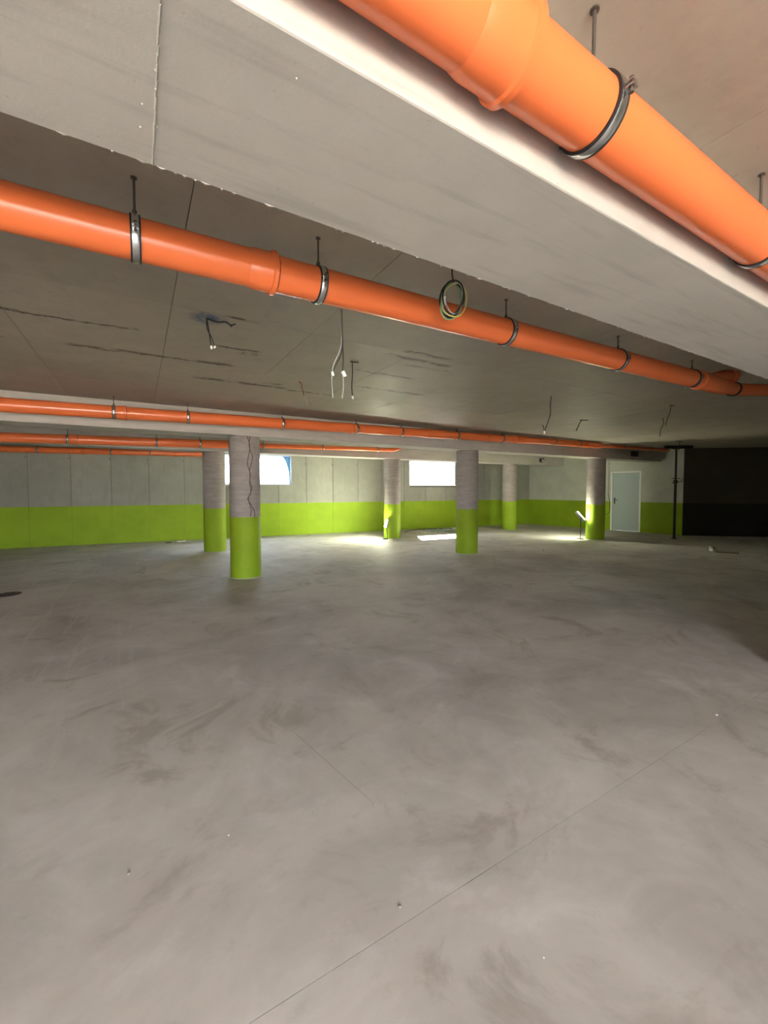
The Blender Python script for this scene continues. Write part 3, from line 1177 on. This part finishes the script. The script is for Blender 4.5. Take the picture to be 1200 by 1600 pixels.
hanging('short dark wires with white terminals below the blue ceiling spray mark', (0.453, 3.30, HS),
        [('cable_black', .005, [(0, 0, 0), (.01, .0, -.05), (.02, 0, -.12), (.03, .0, -.19)]), ('cable_black', .004, [(.0, 0, 0), (.005, .01, -.07), (.035, .01, -.13), (.05, .01, -.185)]),
         ('cable_black', .006, [(.0, .0, .0), (.07, -.02, -.02), (.13, -.03, -.012), (.17, -.04, -.04)]), ('cable_black', .005, [(.13, -.03, -.012), (.165, -.035, -.028), (.195, -.05, -.018)])],
        [((.03, 0, -.205), .012, .2), ((.055, .01, -.195), .010, -.5)])
hanging('pair of long lamp wires with two white terminals hanging behind the long orange pipe', (1.235, 2.66, HS),
        [('cable_grey', .0038, [(0, 0, 0), (.002, 0, -.2), (-.01, .0, -.28), (-.05, .02, -.38), (-.062, .02, -.44)]), ('cable_grey', .0028, [(-.062, .02, -.44), (-.066, .02, -.50), (-.060, .02, -.56), (-.058, .02, -.61)]),
         ('cable_black', .0038, [(.004, 0, 0), (.008, 0, -.2), (.014, .0, -.32), (.010, .0, -.43)]), ('cable_grey', .0032, [(.010, .0, -.43), (.014, 0, -.53), (.006, 0, -.61)]),
         ('cable_black', .0032, [(.002, .004, 0), (.006, .004, -.2), (.002, .004, -.30), (-.03, .012, -.37), (-.056, .022, -.43)])],
        [((-.058, .02, -.445), .015, .3), ((.018, .0, -.44), .020, .5)])
hanging('single black lamp wire with a small white end near the middle of the ceiling', (1.828, 3.685, HS),
        [('cable_black', .005, [(0, 0, 0), (.002, 0, -.12), (-.006, 0, -.24), (.0, 0, -.33)]), ('cable_black', .006, [(-.02, 0, -.004), (.03, -.01, -.008), (.06, -.02, -.004)]), ('cable_grey', .003, [(0, 0, -.33), (.006, 0, -.37), (.002, 0, -.41)])],
        [((.003, 0, -.35), .014, .3)])
hanging('thin reddish wire end sticking out of the ceiling left of the middle', (1.661, 4.692, HS),
        [('cable_red', .006, [(-.03, 0, -.006), (.0, 0, -.012), (.012, 0, -.06), (.035, 0, -.15)]), ('cable_grey', .003, [(.035, 0, -.15), (.06, .0, -.20), (.08, 0, -.27)])], [])
hanging('curved black wire ending in a white lamp holder above the middle column', (4.805, 3.678, HS),
        [('cable_black', .006, [(0, 0, 0), (.01, .02, -.12), (.01, .02, -.25), (-.03, .04, -.38), (-.06, .05, -.46)]), ('cable_black', .005, [(-.10, .06, -.40), (-.08, .055, -.40), (-.075, .05, -.46)])],
        [((-.068, .05, -.49), .022, .1)])
hanging('short frayed black wire on the ceiling in the lamp glow', (6.961, 4.655, HS),
        [('cable_black', .008, [(0, 0, 0), (-.03, .03, -.05), (-.05, .05, -.12), (-.08, .07, -.2)]), ('cable_black', .007, [(-.05, .02, -.01), (.04, -.01, -.012), (.10, -.04, -.006)])], [])
hanging('thin dark wire on the ceiling, nearer of the two at the right', (6.877, 3.168, HS),
        [('cable_black', .005, [(0, 0, 0), (.0, .01, -.1), (-.03, .03, -.2), (-.06, .04, -.30)]), ('cable_black', .005, [(-.04, 0, -.004), (.06, -.02, -.006)])], [])
hanging('thin dark wire on the ceiling, farther of the two at the right', (8.014, 3.81, HS),
        [('cable_black', .006, [(0, 0, 0), (.01, .0, -.1), (-.03, .02, -.2), (-.04, .03, -.33)])], [])
hanging('dark wire dropping from the ceiling beside the steel prop', (12.333, 5.445, HS),
        [('cable_black', .008, [(0, 0, 0), (.0, .01, -.12), (-.01, .0, -.24)]), ('cable_black', .007, [(-.1, .05, -.005), (.08, -.04, -.007)])], [])

# conduit and cable beside the door
cd = MB()
cd.tube([(DO[0] - .085, -0.018, 1.32), (DO[0] - .085, -0.018, HS - .02)], .016, 10)
o = tag(cd.build('conduit', 'cable_grey'), 'thin grey conduit running up the wall left of the grey door', 'conduit')
framed(o, RW)
cd = MB().tube(curve([(DO[0] - .085, -0.03, 1.30), (DO[0] - .05, -0.03, 1.14), (DO[0] - .02, -0.03, .9), (DO[0] - .03, -0.03, .65), (DO[0] - .16, -0.03, .55), (DO[0] - .26, -.03, .6)], 6), .008, 8)
o = tag(cd.build('loose_cable', 'cable_black'), 'loose dark cable loop on the wall beside the door jamb', 'cable')
framed(o, RW)

# small black boxes on the beams
root = tag(empty('junction_clip', (12.96, B3[0], 2.47)), 'small black cable clips on the far beam near the corner', 'clip')
MB().box(12.86, 12.93, B3[0] - .05, B3[0], 2.46, 2.60).build('clip_body', 'black', root, .008)
MB().tube([(12.93, B3[0] - .03, 2.585), (13.03, B3[0] - .05, 2.60), (13.06, B3[0] - .05, 2.57)], .018, 8).build('clip_arm', 'black', root)
MB().tube([(12.93, B3[0] - .03, 2.48), (12.98, B3[0] - .05, 2.47)], .016, 8).build('clip_arm', 'black', root)
root = tag(empty('junction_box', (13.05, B2[0], 2.50)), 'dark junction box on the end of the middle beam', 'box')
MB().box(12.90, 13.06, B2[0] - .06, B2[0], 2.47, 2.62).build('box_body', 'prop', root, .008)
MB().box(13.10, 13.22, B2[0] - .06, B2[0], 2.47, 2.62).build('box_body', 'prop', root, .008)
MB().box(13.06, 13.10, B2[0] - .04, B2[0], 2.52, 2.57).build('bridge', 'prop', root)

# ------------------------------------------------------------------ things on the floor


def pebble(name, loc, r, mat, label, group=None, cat='stone', squash=.6):
    mb = MB()
    n, m = 7, 5
    vs = [(0, 0, 0)]
    for j_ in range(1, m):
        for i_ in range(n):
            ph, th = math.pi * j_ / m, 2 * math.pi * i_ / n
            rr = r * random.uniform(.75, 1.15)
            vs.append((rr * math.sin(ph) * math.cos(th), rr * math.sin(ph) * math.sin(th), r * squash * (1 - math.cos(ph)) * random.uniform(.92, 1.0)))
    vs.append((0, 0, 2 * r * squash))
    fs = []
    for i_ in range(n):
        fs.append((0, 1 + (i_ + 1) % n, 1 + i_))
        fs.append((len(vs) - 1, 1 + (m - 2) * n + i_, 1 + (m - 2) * n + (i_ + 1) % n))
    for j_ in range(m - 2):
        for i_ in range(n):
            a, b = 1 + j_ * n + i_, 1 + j_ * n + (i_ + 1) % n
            fs.append((a, b, b + n, a + n))
    L = Vector(loc)
    mb.add([L + Vector(v) for v in vs], fs)
    zmin = min(p.z for p in mb.v)
    for p in mb.v:
        p.z -= zmin
    return tag(mb.build(name, mat), label, cat, group)


G = 'crumbs and pebbles scattered on the floor'
pebble('plaster_crumb', (0.944, 1.666, 0), .0035, 'chalk', 'tiny white crumb at the lower end of the short floor crack', G, 'crumb')
pebble('plaster_crumb', (0.974, 1.839, 0), .003, 'chalk', 'tiny white crumb halfway along the short floor crack', G, 'crumb')
pebble('plaster_crumb', (0.307, 1.843, 0), .0045, 'chalk', 'tiny white crumb on the left foreground floor', G, 'crumb')
pebble('pebble', (-0.064, 1.853, 0), .0065, 'stone', 'small grey pebble on the left foreground floor', G)
pebble('pebble', (0.781, 1.202, 0), .006, 'stone', 'small brown pebble beside the long floor joint', G)
pebble('plaster_crumb', (1.092, 0.83, 0), .0035, 'chalk', 'tiny white crumb in the front right foreground', G, 'crumb')
pebble('plaster_crumb', (3.276, 1.183, 0), .010, 'chalk', 'pale plaster crumb on the floor at the right edge', G, 'crumb')
pebble('plaster_crumb', (1.903, 1.658, 0), .0045, 'chalk', 'tiny white crumb right of the middle of the floor', G, 'crumb')
pebble('pebble', (3.491, 2.295, 0), .009, 'stone', 'small grey pebble on the right half of the floor', G)
pebble('pebble', (8.342, 6.54, 0), .022, 'stone', 'dark pebble on the floor in front of the middle column', G)

# floor drain cover at the left edge
dx, dy = -1.62, 7.72
root = tag(empty('drain_cover', (dx, dy, 0)), 'small dark drain cover in the floor at the left edge', 'drain')
MB().lathe((dx, dy, 0), (0, 0, 1), [(0, .15), (.006, .145), (.006, .12)], 28, caps=False).build('rim', 'iron', root)
for k in range(7):
    yy = (k - 3) * .034
    hw = math.sqrt(max(0, .12 ** 2 - yy ** 2))
    MB().box(dx - hw, dx + hw, dy + yy - .010, dy + yy + .010, .0005, .006).build('bar', 'iron', root)


def scrap(name, pts, th, mat, label, cat, group=None):
    """thin bent offcut lying on the floor"""
    n = len(pts)
    vs = [Vector(p) for p in pts] + [Vector(p) + Vector((0, 0, th)) for p in pts]
    fs = [list(range(n))[::-1], list(range(n, 2 * n))] + [(i, (i + 1) % n, (i + 1) % n + n, i + n) for i in range(n)]
    return tag(MB().add(vs, fs).build(name, mat), label, cat, group)


scrap('plaster_scrap', [(0.86, 12.88, 0), (1.02, 12.92, 0), (1.12, 12.84, 0.0), (1.05, 12.75, 0), (0.9, 12.77, 0)], .03, 'chalk', 'white plaster scrap on the floor by the far left wall', 'scrap')
scrap('dark_scrap', [(0.60, 12.75, 0), (0.74, 12.77, 0), (0.76, 12.70, 0), (0.62, 12.69, 0)], .015, 'black', 'dark scrap on the floor by the far left wall', 'scrap')
root = tag(empty('timber_offcut', (11.78, 4.25, 0)), 'small timber offcut pile on the dark floor at the right', 'timber')
MB().obox((11.85, 4.40, .03), (.10, -.06, 0), (.035, .05, 0), (0, 0, .03)).build('chunk', 'chalk', root)
MB().obox((11.70, 4.13, .012), (.10, -.19, 0), (.03, .015, 0), (0, 0, .012)).build('plank', 'timber', root)
MB().obox((11.88, 4.47, .075), (.09, .07, .0), (-.02, .03, 0), (0, 0, .015)).build('plank', 'timber', root)

# cable and plastic film on the floor under the right window
cb2 = MB().tube(curve([(7.62, 11.45, .012), (7.85, 11.72, .012), (8.3, 12.02, .012), (8.8, 12.15, .012), (9.4, 11.95, .012), (9.9, 11.75, .012)], 8), .012, 8)
tag(cb2.build('floor_cable', 'cable_black'), 'dark cable curving on the floor under the right window', 'cable')
n, m = 12, 8
vs, fs = [], []
for j_ in range(m):
    for i_ in range(n):
        vs.append((8.45 + 1.0 * i_ / (n - 1) + random.uniform(-.04, .04), 11.0 + .75 * j_ / (m - 1) + random.uniform(-.04, .04), .012 + .035 * random.random()))
for j_ in range(m - 1):
    for i_ in range(n - 1):
        a = j_ * n + i_
        fs.append((a, a + 1, a + n + 1, a + n))
film = MB().add(vs, fs, 0, False)
o = tag(film.build('plastic_film', 'sheet'), 'crumpled bluish plastic film on the floor under the right window', 'film')
sd = o.modifiers.new('thickness', 'SOLIDIFY')
sd.thickness = .004

for ob in bpy.data.objects:
    for k in ('_inv', '_off'):
        if k in ob:
            del ob[k]
